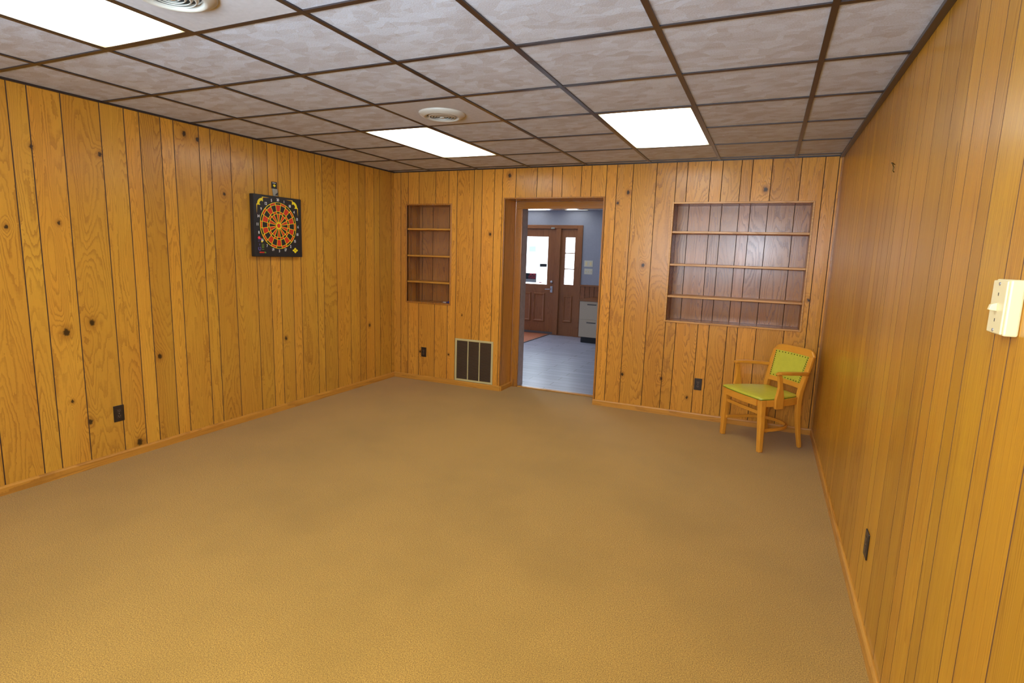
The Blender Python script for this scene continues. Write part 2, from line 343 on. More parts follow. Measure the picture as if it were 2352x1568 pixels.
gl = [g_ for g_ in gl if g_ > YF+.03]
b = B(); planks(b, (0,0,0), (0,1,0), (1,0,0), [YF]+gl+[YB], 0, H); struct('wall_left', b, [M['panel_left'], M['groove']], recalc=False)
gr = [.047,.227,.395,.486,.661,.75,.901,1.004,1.148,1.365,1.542,1.642,1.84,1.928,2.08,2.18,2.32,2.54,2.72,2.82,3.02,3.12,3.27,3.37,3.515,3.735,3.915,4.015,4.215,4.305]
y = gr[0]; k = 2
while y > YF+.1: y -= PAT[k % 8]; k -= 1; gr.insert(0, round(y,3))
gr = [g_ for g_ in gr if g_ > YF+.03]
b = B(); planks(b, (W,0,0), (0,1,0), (-1,0,0), [YF]+gr+[YB], 0, H, gw=.0052); struct('wall_right', b, [M['panel_right'], M['groove_r']], recalc=False)
gb = [.096,.199,.346,.567,.737,.843,1.053,1.152,1.301,1.395,1.549,1.787,1.957,2.061,2.263,2.366,2.519,2.622,2.776,2.999,3.18,3.279,3.481,3.582,3.739,3.831,3.987,4.214,4.39,4.492]
DX0, DX1, DZ = 1.430, 2.500, 2.090
NL = (.170, .778, .917, 2.050); NR = (3.163, 4.348, .917, 2.043)
b = B(); planks(b, (0,YB,0), (1,0,0), (0,-1,0), [0]+gb+[W], 0, H, holes=[(DX0,DX1,-1,DZ), NL, NR]); struct('wall_back', b, [M['panel_back'], M['groove']], recalc=False)
# wall behind the camera, with two windows assumed for the added fill light
b = B(); x0, x1, z0, z1 = 1.60, 3.50, .95, 2.28
q0, q1, q2, q3 = 3.60, 4.04, 1.59, 1.93                       # small made-up window near the right corner, for the recess glint
for lo, hi in (((0,YF-.12,0),(x0,YF,H)), ((x1,YF-.12,0),(q0,YF,H)), ((q1,YF-.12,0),(W,YF,H)), ((q0,YF-.12,0),(q1,YF,q2)), ((q0,YF-.12,q3),(q1,YF,H)), ((x0,YF-.12,0),(x1,YF,z0)), ((x0,YF-.12,z1),(x1,YF,H))): b.box(lo, hi)
struct('wall_front', b, M['wallf'])
b = B()
for lo, hi in (((x0-.05,YF,z0-.05),(x0+.02,YF+.02,z1+.05)), ((x1-.02,YF,z0-.05),(x1+.05,YF+.02,z1+.05)), ((x0+.02,YF,z0-.05),(x1-.02,YF+.02,z0+.02)), ((x0+.02,YF,z1-.02),(x1-.02,YF+.02,z1+.05)), (((x0+x1)/2-.015,YF-.03,z0+.02),((x0+x1)/2+.015,YF,z1-.02))): b.box(lo, hi)
struct('assumed_window_1', b, M['oakZ'])
b = B()
for lo, hi in (((q0-.04,YF,q2-.04),(q0+.01,YF+.02,q3+.04)), ((q1-.01,YF,q2-.04),(q1+.04,YF+.02,q3+.04)), ((q0+.01,YF,q2-.04),(q1-.01,YF+.02,q2+.01)), ((q0+.01,YF,q3-.01),(q1-.01,YF+.02,q3+.04))): b.box(lo, hi)
struct('assumed_window_3', b, M['oakZ'])
# floor
b = B(); b.box((-.1,YF-.15,-.1), (W+.1, 4.66, 0)); struct('floor', b, M['carpet'])
# ceiling tiles, grid and edge mouldings
cx = [.493, 1.093, 1.701, 2.311, 2.935, 3.5495, 4.162]
ry = [-2.426,-1.816,-1.207,-.597,.012,.622,1.2236,1.8354,2.4385,3.0393,3.6517,4.2583]
b = B(); b.box((-.1,YF-.15,H+.006), (W+.1, YB+.02, H+.05)); struct('ceiling', b, M['tile'])
b = B(); tw = .012
for x in cx: b.box((x-tw,YF,H-.001), (x+tw,YB,H+.0055))
xs = [0]+cx+[W]
for y in ry:
    for p, q in zip(xs[:-1], xs[1:]):
        if y in (ry[4], ry[9]) and p in (cx[1], cx[4]): continue          # a light fixture spans two cells here
        b.box((p+(tw if p else 0), y-tw, H-.0005), (q-(tw if q < W else 0), y+tw, H+.0055))
struct('trim_1', b, M['tbar'])
b = B(); b.box((0,YF,H-.008), (.014,YB,H+.005)); b.box((W-.030,YF,H-.014), (W,YB-.012,H+.005)); b.box((.014,YB-.010,H-.006), (W,YB,H+.005)); b.box((.014,YF,H-.008), (W-.03,YF+.014,H+.005))
struct('trim_2', b, M['tbar'], bevel=.002)
# baseboards
def baseb(name, segs, mat):
    b = B()
    for (p, q, n) in segs:
        p, q, n = Vector((*p,0)), Vector((*q,0)), Vector((*n,0)); hh = .058; t = .013
        R = []
        for e in (p, q): R.append([e+n*d+Vector((0,0,z)) for d, z in ((0,0),(t,0),(t,hh-.012),(t*.7,hh-.003),(t*.35,hh),(0,hh))])
        b.loops(R)
    return struct(name, b, mat)
baseb('baseboard_left', [((0,YF),(0,YB-.013),(1,0))], M['oakY'])
baseb('baseboard_right', [((W,YF),(W,YB-.013),(-1,0))], M['oakY'])
baseb('baseboard_back', [((0,YB),(DX0,YB),(0,-1)), ((DX1+.0,YB),(W,YB),(0,-1))], M['oakX'])
baseb('baseboard_recess', [((DX0,YB),(DX0,4.64),(1,0))], M['oakY'])
# corner bead at the right end of the back wall
struct('trim_3', bx((4.508,YB-.006,.058),(W,YB,H-.014)), M['nyZ'])
# ---------------------------------------------------------------- cased opening to the lobby
YC = 4.64
dr = empty('door_1', (DX0, YB, 0), kind='structure')
b = B()
planks(b, (DX0,YB,0), (0,1,0), (1,0,0), [0,.02,.26,YC-YB], 0, DZ, gw=.004)
link('side_lining', b, [M['oakZ'], M['groove']], dr, recalc=False)
link('side_lining', bx((DX1,YB+.001,0),(DX1+.015,YC+.02,DZ)), M['oakZ'], dr)
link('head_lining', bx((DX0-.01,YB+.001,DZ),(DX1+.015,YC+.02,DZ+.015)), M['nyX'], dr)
b = B()
for lo, hi in (((DX0-.013,YB-.010,.058),(DX0,YB,DZ+.013)), ((DX1,YB-.010,.058),(DX1+.013,YB,DZ+.013)), ((DX0,YB-.010,DZ),(DX1,YB,DZ+.013))): b.box(lo, hi)
link('edge_bead', b, M['nyZ'], dr, bevel=.002)
def casing(lo, hi, m): return link('casing', bx(lo, hi), M[m], dr, bevel=.004)
CX0, CX1, CZ = 1.512, 2.42, 2.012
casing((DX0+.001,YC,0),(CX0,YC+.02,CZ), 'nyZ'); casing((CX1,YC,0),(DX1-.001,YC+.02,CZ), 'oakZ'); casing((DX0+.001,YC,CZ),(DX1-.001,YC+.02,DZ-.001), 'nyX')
b = B(); b.box((CX0-.018,YC+.021,0),(CX0,4.80,CZ)); b.box((CX1,YC+.021,0),(CX1+.018,4.80,CZ)); b.box((CX0-.018,YC+.021,CZ),(CX1+.018,4.80,CZ+.02))
link('jamb', b, M['jamb_sheen'], dr)
link('threshold', bx((CX0,4.645,0),(CX1,4.70,.012)), M['oakX'], dr, bevel=.004)
# ---------------------------------------------------------------- built-in shelf niches
def niche(rect, backg, label):
    u0, u1, z0, z1 = rect; yb = 4.62; t = .016
    r = empty('built_in_shelf', (u0, YB, z0), label, 'shelves')
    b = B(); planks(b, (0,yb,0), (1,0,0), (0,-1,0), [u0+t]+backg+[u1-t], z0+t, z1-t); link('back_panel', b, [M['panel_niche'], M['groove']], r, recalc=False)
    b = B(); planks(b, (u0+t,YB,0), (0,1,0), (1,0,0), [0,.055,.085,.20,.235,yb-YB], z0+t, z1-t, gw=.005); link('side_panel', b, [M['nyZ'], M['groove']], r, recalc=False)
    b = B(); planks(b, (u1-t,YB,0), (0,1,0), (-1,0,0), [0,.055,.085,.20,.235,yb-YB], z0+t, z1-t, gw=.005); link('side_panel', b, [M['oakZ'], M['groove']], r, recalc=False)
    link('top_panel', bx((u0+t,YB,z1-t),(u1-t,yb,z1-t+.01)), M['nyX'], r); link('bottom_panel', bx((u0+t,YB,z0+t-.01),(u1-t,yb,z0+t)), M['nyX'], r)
    b = B(); p = .008
    for lo, hi in (((u0,YB-p,z0),(u0+t,YB+.02,z1)), ((u1-t,YB-p,z0),(u1,YB+.02,z1)), ((u0+t,YB-p,z1-t),(u1-t,YB+.0,z1)), ((u0+t,YB-p,z0),(u1-t,YB+.0,z0+t))): b.box(lo, hi)
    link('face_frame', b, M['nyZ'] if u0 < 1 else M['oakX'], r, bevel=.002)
    for z in (1.777, 1.474, 1.174):
        link('shelf', bx((u0+t,YB+.004,z-.019),(u1-t,yb-.001,z)), M['oakX'], r, bevel=.002)
    return r
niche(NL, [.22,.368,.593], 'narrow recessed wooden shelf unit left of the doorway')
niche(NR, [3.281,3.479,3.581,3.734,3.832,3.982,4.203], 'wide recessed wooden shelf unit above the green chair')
# ---------------------------------------------------------------- ceiling lights and vents
def fixture(x0, x1, y0, y1, z, label, group='fluorescent ceiling panels'):
    r = empty('ceiling_light', ((x0+x1)/2, (y0+y1)/2, z), label, 'ceiling light', group)
    b = B(); f = .012; a0, a1, c0, c1_ = x0+tw, x1-tw, y0+tw, y1-tw
    for lo, hi in (((a0,c0,z),(a0+f,c1_,z+.005)), ((a1-f,c0,z),(a1,c1_,z+.005)), ((a0+f,c0,z),(a1-f,c0+f,z+.005)), ((a0+f,c1_-f,z),(a1-f,c1_,z+.005))): b.box(lo, hi)
    link('frame', b, M['tbar'], r)
    link('diffuser', bx((a0+f,c0+f,z+.002),(a1-f,c1_-f,z+.0052)), M['diffuser'] if z == H else M['diffuser_lobby'], r)
    return r
fixture(cx[1], cx[2], ry[3], ry[5], H, 'long lit ceiling panel at the upper left, nearest of the lit panels', None)
fixture(cx[1], cx[2], ry[8], ry[10], H, 'lit ceiling panel just behind the round ceiling vent near the far wall', None)
fixture(cx[4], cx[5], ry[8], ry[10], H, 'broad lit ceiling panel in front of the wide shelf recess, on the right', None)
fixture(cx[4], cx[5], ry[3], ry[5], H, 'lit ceiling panel overhead above the camera, out of the picture', None)
def vent(cxx, cy, cell, label):
    r = empty('ceiling_vent', (cxx, cy, H), label, 'ceiling vent')
    x0, x1, y0, y1 = cell
    link('backing_panel', bx((x0+tw,y0+tw,H+.001),(x1-tw,y1-tw,H+.0052)), M['tileplain'], r)
    c = (cxx, cy, H); dn = (0,0,-1)
    b = B(); b.lathe(c, dn, [(.153,-.001),(.153,.004),(.142,.013),(.120,.024),(.110,.025),(.105,.018),(.103,-.001)], 56); link('outer_ring', b, M['vent'], r)
    b = B(); b.cyl((cxx,cy,H+.0003), (0,0,-1), .102, .001, 40); link('duct_mouth', b, M['ventin'], r)
    for rr in (.086,.068,.050,.032):
        b = B(); b.lathe(c, dn, [(rr+.005,.012),(rr-.001,.021),(rr-.007,.024),(rr-.006,.020),(rr,.015),(rr+.005,.012)], 48); link('cone_ring', b, M['vent'], r)
    b = B(); b.lathe(c, dn, [(.006,.001),(.008,.018),(.017,.022),(.015,.026),(.0,.027)], 32); link('centre_disc', b, M['vent'], r)
    b = B(); b.box((cxx-.100,cy-.003,H-.017),(cxx+.100,cy+.003,H-.013)); link('cross_bar', b, M['vent'], r)
    return r
vent(2.0, 2.150, (cx[2],cx[3],ry[7],ry[8]), 'round off-white ceiling vent between the two lit panels near the far wall')
vent(1.99, .315, (cx[2],cx[3],ry[4],ry[5]), 'round off-white ceiling vent cut off by the top edge of the photo')
# ---------------------------------------------------------------- outlets, switch, hook
def outlet(c, n, label):
    """duplex outlet; c centre on the wall, n wall normal"""
    n = Vector(n); u = Vector((0,0,1)).cross(n).normalized(); c = Vector(c); z = Vector((0,0,1))
    r = empty('wall_outlet', tuple(c), label, 'outlet')
    def pb(du, dz, w, h, d0, d1):
        b = B(); R = []
        for d in (d0, d1): R.append([c+u*(du+a*w/2)+z*(dz+e*h/2)+n*d for a, e in ((-1,-1),(1,-1),(1,1),(-1,1))])
        b.loops(R); return b
    link('cover_plate', pb(0,0,.070,.114,0,.006), M['brown'], r, bevel=.0025)
    for s in (1, -1):
        so = link('socket', pb(0,s*.0195,.030,.026,.0055,.0075), M['brown2'], r, bevel=.002)
        sl = B()
        for du, h in ((-.0062,.007),(.0062,.006)):
            q = pb(du, s*.0195+.002, .0022, h, .0074, .0078); i = len(sl.v); sl.v += q.v; sl.c += q.c; sl.f += [tuple(i+k for k in f) for f in q.f]; sl.m += q.m; sl.sm += q.sm
        sl.cyl(c+z*(s*.0195-.006)+n*.0073, n, .0022, .0005, 10)
        o = link('slots', sl, M['slot'], r)
    b = B(); b.cyl(c+n*.0055, n, .0032, .0012, 12); link('screw', b, M['slot'], r)
    return r
outlet((0,1.170,.333), (1,0,0), 'dark brown outlet low on the left wall')
outlet((.423,YB,.343), (0,-1,0), 'dark brown outlet on the far wall below the narrow shelves')
outlet((3.524,YB,.342), (0,-1,0), 'dark brown outlet on the far wall beside the green chair')
outlet((W,1.509,.343), (-1,0,0), 'dark brown outlet low on the right wall, seen edge-on')
r = empty('light_switch', (W,.400,1.432), 'ivory surface-mounted light switch on the right wall at the photo edge', 'light switch')
b = B(); b.box((W-.026,.357,1.372),(W,.443,1.492)); link('switch_box', b, M['cream'], r, bevel=.004)
b = B(); b.box((W-.031,.360,1.375),(W-.026,.440,1.489)); link('cover_plate', b, M['cream'], r, bevel=.002)
b = B(); b.prism([(W-.031,.408,1.441),(W-.031,.408,1.423),(W-.045,.408,1.425),(W-.042,.408,1.437)], (0,-.012,0)); link('toggle', b, M['cream'], r, bevel=.001)
for z in (1.482, 1.382):
    b = B(); b.cyl((W-.031,.400,z), (-1,0,0), .0036, .0015, 14); link('screw', b, M['metal'], r)
for z in (1.456, 1.400): link('slot_mark', bx((W-.0316,.399,z),(W-.031,.4015,z+.007)), M['brown'], r)
b = B(); pts = [(W-.002,2.012,1.975),(W-.014,2.004,1.983),(W-.020,1.990,1.981),(W-.016,1.977,1.972),(W-.010,1.976,1.958),(W-.012,1.978,1.944),(W-.006,1.984,1.938)]
b.sweep(pts, .003, .003, (0,0,1)); tag(link('wall_hook', b, M['nail'], loc=(W,1.99,1.96)), 'tiny bent wire hook high on the right wall near the far corner', 'hook')
# ---------------------------------------------------------------- return air grille
r = empty('return_air_grille', (1.093,YB,.055), 'beige return air grille low on the wall left of the doorway', 'vent grille')
x0, x1, z0, z1 = .850, 1.335, .060, .548
b = B(); f = .022
for lo, hi in (((x0,YB-.010,z0),(x0+f,YB-.0005,z1)), ((x1-f,YB-.010,z0),(x1,YB-.0005,z1)), ((x0+f,YB-.010,z0),(x1-f,YB-.0005,z0+f)), ((x0+f,YB-.010,z1-f),(x1-f,YB-.0005,z1))): b.box(lo, hi)
link('frame', b, M['grille'], r, bevel=.002)
ww = (x1-x0-2*f)/3
for i in (1, 2): link('mullion', bx((x0+f+ww*i-.005,YB-.0095,z0+f),(x0+f+ww*i+.005,YB-.001,z1-f)), M['grille'], r)
b = B(); n = 34
for i in range(n):
    z = z0+f+.006+i*(z1-z0-2*f-.012)/(n-1)
    for j in range(3):
        a, c = x0+f+ww*j+(.005 if j else 0), x0+f+ww*(j+1)-(.005 if j < 2 else 0)
        b.quad([(a,YB-.007,z+.003),(c,YB-.007,z+.003),(c,YB-.0015,z-.006),(a,YB-.0015,z-.006)])
link('louvres', b, M['louver'], r)
link('duct_backing', bx((x0+f,YB-.0012,z0+f),(x1-f,YB-.0004,z1-f)), M['ventin'], r)
# ---------------------------------------------------------------- text helper
def text_mesh(name, txt, size, place, mats, parent, thick=.0006, align='CENTER', bold=0.0, sx=1.0):
    """place(x, y, z) maps flat text coordinates to the world"""
    cu = bpy.data.curves.new(name, 'FONT'); cu.body = txt; cu.size = size; cu.align_x = align; cu.align_y = 'CENTER'; cu.extrude = thick; cu.offset = bold; cu.resolution_u = 3
    t = bpy.data.objects.new(name, cu); COL.objects.link(t)
    dg = bpy.context.evaluated_depsgraph_get(); me = bpy.data.meshes.new_from_object(t.evaluated_get(dg)); bpy.data.objects.remove(t)
    b = B(); L = []
    for v in me.vertices: L.append(place(v.co.x*sx, v.co.y, v.co.z))
    b.v = L; b.c = [(.5,.5,.5,1)]*len(L); b.f = [tuple(p.vertices) for p in me.polygons]; b.m = [0]*len(b.f); b.sm = [False]*len(b.f)
    bpy.data.meshes.remove(me)
    return link(name, b, mats, parent)
# ---------------------------------------------------------------- dartboard on the left wall
DC, DZc, DT = (2.336+2.868)/2, 1.690, .046
hw, hh = .266, .2625
r = empty('dartboard', (0, DC, DZc-hh), 'square black electronic-style dartboard with red and yellow target on the left wall', 'dartboard')
link('backboard', bx((0,DC-hw,DZc-hh),(DT,DC+hw,DZc+hh)), M['black'], r, bevel=.004)
def D(u, v, d=0.0): return (DT+d, DC+u-.006, DZc+v+.010)
tc_u, tc_v = .0, .0
rings = [(.197,.180),(.177,.124),(.121,.104),(.101,.030)]
bR, bK, bY = B(), B(), B()
for i in range(20):
    a0 = math.radians(90-18*i+9); a1 = math.radians(90-18*i-9)
    for j, (ro, ri) in enumerate(rings):
        even = (i % 2 == 0); red = (even and j in (1,3)) or (not even and j in (0,2)); bb = bR if red else bK
        g_o = .0016/ro; g_i = .0016/ri
        P = [D(ro*math.cos(a), ro*math.sin(a), .0016) for a in [a0-g_o+(a1-a0+2*g_o)*t/4 for t in range(5)]] + [D(ri*math.cos(a), ri*math.sin(a), .0016) for a in [a1+g_i-(a1-a0+2*g_i)*t/4 for t in range(5)]]
        bb.prism(P, (-.0016,0,0))
bR.cyl(D(0,0,0), (1,0,0), .019, .003, 28, smooth=False)
link('red_segments', bR, M['red'], r); link('black_segments', bK, M['black'], r)
def ring(b, ro, ri, d0, d1, n=80):
    for k in range(n):
        a, c = 2*math.pi*k/n, 2*math.pi*(k+1)/n
        b.quad([D(ro*math.cos(a),ro*math.sin(a),d1), D(ro*math.cos(c),ro*math.sin(c),d1), D(ri*math.cos(c),ri*math.sin(c),d1), D(ri*math.cos(a),ri*math.sin(a),d1)])
        b.quad([D(ro*math.cos(a),ro*math.sin(a),d0), D(ro*math.cos(c),ro*math.sin(c),d0), D(ro*math.cos(c),ro*math.sin(c),d1), D(ro*math.cos(a),ro*math.sin(a),d1)])
        b.quad([D(ri*math.cos(a),ri*math.sin(a),d0), D(ri*math.cos(c),ri*math.sin(c),d0), D(ri*math.cos(c),ri*math.sin(c),d1), D(ri*math.cos(a),ri*math.sin(a),d1)])
for ro, ri in ((.201,.197),(.181,.177),(.1245,.1205),(.1045,.1005),(.030,.019)): ring(bY, ro, ri, 0, .003)
for i in range(20):
    a = math.radians(9+18*i); c_, s_ = math.cos(a), math.sin(a); h_ = .0019
    bY.prism([D(.028*c_-h_*s_, .028*s_+h_*c_, 0), D(.028*c_+h_*s_, .028*s_-h_*c_, 0), D(.199*c_+h_*s_, .199*s_-h_*c_, 0), D(.199*c_-h_*s_, .199*s_+h_*c_, 0)], (.0028,0,0))
link('yellow_spider', bY, M['yellow'], r)
for i, t in enumerate('20 1 18 4 13 6 10 15 2 17 3 19 7 16 8 11 14 9 12 5'.split()):
    a = math.radians(90-18*i); ru = .222; cu_, cv_ = ru*math.cos(a)*1.02, ru*math.sin(a)*1.0
    text_mesh('number', t, .033, lambda x, y, z, p=cu_, q=cv_: D(p+x, q+y, .0008+z*.5), M['white'], r, bold=.0007, sx=.8)
def flat(name, polys, mat, d=.0008, du=0.0, dv=0.0):
    b = B()
    for P in polys: b.prism([D(u+du, v+dv, 0) for u, v in P], (d,0,0))
    return link(name, b, mat, r)
for s in (-1, 1):
    C0 = (s*.188, .188)
    P = []
    arc_o = [(s*(.170+.052*math.sin(t)), .172+.052*math.cos(t)) for t in [math.pi/2*k/8 for k in range(9)]]
    arc_i = [(s*(.170+.030*math.sin(t)), .172+.030*math.cos(t)) for t in [math.pi/2*k/8 for k in range(8,-1,-1)]]
    n8 = len(arc_i); band = [[arc_o[k], arc_o[k+1], arc_i[n8-2-k], arc_i[n8-1-k]] for k in range(8)]
    flat('corner_flourish', band+[[(s*.170,.228),(s*.170,.196),(s*.162,.196),(s*.162,.234),(s*.170,.234)], [(s*.162,.234),(s*.162,.2285),(s*.095,.233)],
         [(s*.224,.172),(s*.192,.172),(s*.192,.164),(s*.230,.164),(s*.230,.172)], [(s*.230,.164),(s*.2245,.164),(s*.229,.097)]], M['yellow'])
    flat('flourish_taper', [[(s*.162,.2280),(s*.162,.2240),(s*.080,.2325)]], M['redd']); flat('flourish_taper', [[(s*.2240,.164),(s*.2200,.164),(s*.2285,.080)]], M['redd'])  # thin red printed tapers along the yellow flourish
flat('club_emblem', [[(.186+.026*math.cos(t)*(1+.22*math.cos(4*t)), -.213+.019*math.sin(t)*(1+.28*math.cos(4*t))) for t in [2*math.pi*k/32 for k in range(32)]]], M['yellow'])
flat('emblem_lettering', [[(.174,-.208),(.198,-.208),(.198,-.2105),(.174,-.2105)], [(.177,-.214),(.195,-.214),(.195,-.2165),(.177,-.2165)]], M['black'], d=.0011)
flat('small_red_mark', [[(-.200,-.090),(-.192,-.078),(-.178,-.080),(-.174,-.092),(-.166,-.104),(-.180,-.100),(-.194,-.102)]], M['pink'], du=-0.028, dv=-0.022)
flat('small_yellow_mark', [[(-.166,-.112),(-.154,-.112),(-.148,-.124),(-.160,-.130),(-.166,-.124)]], M['yellow'], du=-0.028, dv=-0.022)
flat('small_grey_lettering', [[(-.198,-.108),(-.174,-.108),(-.174,-.111),(-.198,-.111)], [(-.198,-.120),(-.186,-.120),(-.186,-.124),(-.198,-.124)], [(-.186,-.140),(-.180,-.140),(-.180,-.156),(-.186,-.156)]], M['violet'], du=-0.028, dv=-0.022)
flat('violet_ring_mark', [[(-.185+(.016 if k < 20 else .009)*math.cos(t), -.182+(.018 if k < 20 else .010)*math.sin(t)) for k, t in enumerate([math.pi*.7+2*math.pi*.86*j/19 for j in range(20)]+[math.pi*.7+2*math.pi*.86*j/19 for j in range(19,-1,-1)])]], M['violet'], du=-0.028, dv=-0.022)
flat('green_lettering', [[(-.162,z_),(-.138,z_),(-.138,z_-.004),(-.162,z_-.004)] for z_ in (-.142,-.152,-.162,-.170,-.186)], M['green'], du=-0.028, dv=-0.022)
flat('red_lettering', [[(-.194+i*.017,-.222),(-.182+i*.017,-.222),(-.180+i*.017,-.234),(-.196+i*.017,-.234)] for i in range(3)], M['red'], du=-0.02, dv=-0.008)
flat('green_lettering', [[(-.146,-.222),(-.132,-.222),(-.124,-.234),(-.140,-.234)]], M['green'], du=-0.02, dv=-0.008)
# card pack hanging above it
r2 = empty('dart_tip_pack', (0,2.60,1.965), 'small hanging card pack with black header above the dartboard', 'package')
link('header_card', bx((.001,2.572,2.020),(.0025,2.634,2.079)), M['black'], r2)
b = B(); b.prism([(.0025,2.588,2.047),(.0025,2.603,2.060),(.0025,2.620,2.047),(.0025,2.605,2.034)], (.001,0,0)); link('yellow_diamond', b, M['yellow'], r2)
b = B(); b.prism([(.0025,2.584,2.071),(.0025,2.620,2.071),(.0025,2.620,2.067),(.0025,2.584,2.067)], (.0006,0,0)); link('header_lettering', b, M['white'], r2)
b = B(); b.prism([(.001,2.575,2.020),(.001,2.631,2.020),(.001,2.638,1.962),(.001,2.586,1.956)], (.010,0,0)); link('clear_pouch', b, M['silver'], r2, bevel=.003)
b = B(); b.prism([(.011,2.600,1.966),(.011,2.632,1.966),(.011,2.630,1.990)], (.001,0,0)); link('dark_tips', b, M['black'], r2)
# dart lying in the narrow niche
zs = NL[2]+.016
r3 = empty('dart', (.66,4.42,zs), 'dart with blue flight lying in the bottom right of the narrow shelf recess', 'dart')
b = B(); b.lathe((.612,4.432,zs+.009), (1,-.12,0), [(0,0),(.0012,.0),(.0012,.022),(.0045,.026),(.0048,.062),(.003,.068),(0,.068)], 16); link('barrel', b, M['white'], r3)
b = B(); b.lathe((.680,4.424,zs+.009), (1,-.12,0), [(0,0),(.0035,0),(.0035,.030),(0,.030)], 12); link('shaft', b, M['blue'], r3)
b = B()
for a in (.3, .3+R90):
    dy, dz = math.cos(a)*.017, math.sin(a)*.012
    b.prism([(.695,4.421-dy*.2,zs+.012-dz*.2),(.712,4.419-dy,zs+.012-dz),(.736,4.417-dy,zs+.012-dz),(.736,4.417+dy,zs+.012+dz),(.712,4.419+dy,zs+.012+dz),(.695,4.421+dy*.2,zs+.012+dz*.2)], (.0008,.0008,.0008))
link('flight', b, M['blue'], r3)
b = B(); b.cyl((.737,4.417,zs+.012), (1,-.1,0), .010, .006, 14); link('end_cap', b, M['red'], r3)
# ---------------------------------------------------------------- green armchair
ch = empty('armchair', (3.926,3.794,0), 'light wooden armchair with lime green vinyl seat and studded back in the corner', 'chair', rotz=math.atan2(-.772,.635), local=True)
V3 = Vector
def rootless(name, b, mat, bev=.004, sub=0, par=None): return link(name, b, mat, par or ch, bevel=bev, subsurf=sub)
for s in (-1, 1):
    b = B(); b.sweep([(s*.240,.030,0),(s*.232,.028,.20),(s*.218,.026,.432)], [.037,.044,.052], [.037,.043,.050], (1,0,0)); rootless('leg', b, M['chZ'], .007)
for s in (-1, 1):
    pts = [(s*.200,.452,0),(s*.198,.428,.12),(s*.195,.408,.25),(s*.193,.400,.40),(s*.195,.408,.48),(s*.200,.430,.58),(s*.207,.455,.68),(s*.205,.478,.765)]
    b = B(); b.sweep(pts, [.030,.032,.034,.036,.038,.042,.044,.044], [.027,.032,.038,.044,.040,.032,.027,.024], (1,0,0)); rootless('back_post', b, M['chZ'], .006)
# top rail, rounded ends
b = B(); pts = []; wd = []
for k in range(13):
    t = -1+2*k/12; x = t*.219; z = .785 - .034*(max(0, abs(t)-.72)/.28)**2; yy = .484+.018*(1-t*t)
    pts.append((x,yy,z)); wd.append(.066 - .026*(max(0, abs(t)-.72)/.28)**2)
b.sweep(pts, wd, .026, (0,.22,1)); rootless('top_rail', b, M['chX'], .010)
b = B(); b.sweep([(t*.195,.412+.016*(1-t*t),.520) for t in [-1+2*k/8 for k in range(9)]], .046, .022, (0,.2,1)); rootless('lower_back_rail', b, M['chX'], .004)
# back pad: trapezoid, slightly domed, following the lean and curve of the back
def backpt(x, z, d=0.0):
    t = (z-.545)/.215; yc = .418+.016*(1-(x/.2)**2) + t*.058
    return V3((x, yc-d, z))
def padhw(z): return .172+.018*(z-.545)/.215
nx, nz = 13, 11; b = B(); grid = []
for side, dd in ((1,.0),):
    for j in range(nz):
        z = .540+(.222)*j/(nz-1); row = []
        for i in range(nx):
            u = -1+2*i/(nx-1); e = max(abs(u), abs(-1+2*j/(nz-1)))
            row.append(backpt(u*padhw(z), z, .014+.010*(1-e**4)))
        grid.append(row)
for j in range(nz-1):
    for i in range(nx-1): b.quad([grid[j][i], grid[j][i+1], grid[j+1][i+1], grid[j+1][i]], 0, True)
gb2 = [[p+V3((0,.024,0)) for p in row] for row in grid]
for j in range(nz-1):
    for i in range(nx-1): b.quad([gb2[j][i], gb2[j+1][i], gb2[j+1][i+1], gb2[j][i+1]], 0, True)
for j in range(nz-1):
    for i in (0, nx-1): b.quad([grid[j][i], grid[j+1][i], gb2[j+1][i], gb2[j][i]])
for i in range(nx-1):
    for j in (0, nz-1): b.quad([grid[j][i], grid[j][i+1], gb2[j][i+1], gb2[j][i]])
pad = rootless('back_pad', b, M['vinyl'], 0)
nailpos = []
for k in range(12): nailpos += [(-1+2*k/11, .752)]
for k in range(11): nailpos += [(-1+2*k/10, .550)]
for k in range(1, 12): nailpos += [(-1, .550+.202*k/12), (1, .550+.202*k/12)]
nb = None
for (u, z) in nailpos:
    p = backpt(u*(padhw(z)-.008), z, .0165)
    if nb is None:
        b = B(); b.lathe((0,0,0), (0,-1,0), [(.0052,0),(.0048,.002),(.003,.0036),(0,.0042)], 10); nb = link('nail_head', b, M['nail'], pad); nb.location = p
    else:
        o = nb.copy(); COL.objects.link(o); o.parent = pad; o.location = p
# seat frame
b = B(); n = 10
b.sweep([(t*.195,.004-.014*(1-t*t),.402) for t in [-1+2*k/n for k in range(n+1)]], .058, .024, (0,0,1)); rootless('front_apron', b, M['chX'], .003)
for s in (-1, 1):
    b = B(); b.sweep([(s*(.232-.045*t**2+.012*math.sin(math.pi*t)),.05+.345*t,.402) for t in [k/8 for k in range(9)]], .058, .022, (0,0,1)); rootless('side_apron', b, M['chY'], .003)
b = B(); b.sweep([(-.18,.405,.402),(.18,.405,.402)], .058, .022, (0,0,1)); rootless('rear_apron', b, M['chX'], .003)
b = B(); b.sweep([(-.21,.028,.318),(0,.018,.318),(.21,.028,.318)], .028, .018, (0,0,1)); rootless('front_stretcher', b, M['chX'], .003)
b = B(); P = []
for k in range(17):
    t = math.pi*k/16; P.append((-.208*math.copysign(abs(math.cos(t))**.8, math.cos(t)), .03+.375*math.sin(t)**.65, .168))
b.sweep(P, .026, .018, (0,0,1)); rootless('hoop_stretcher', b, M['chY'], .003)
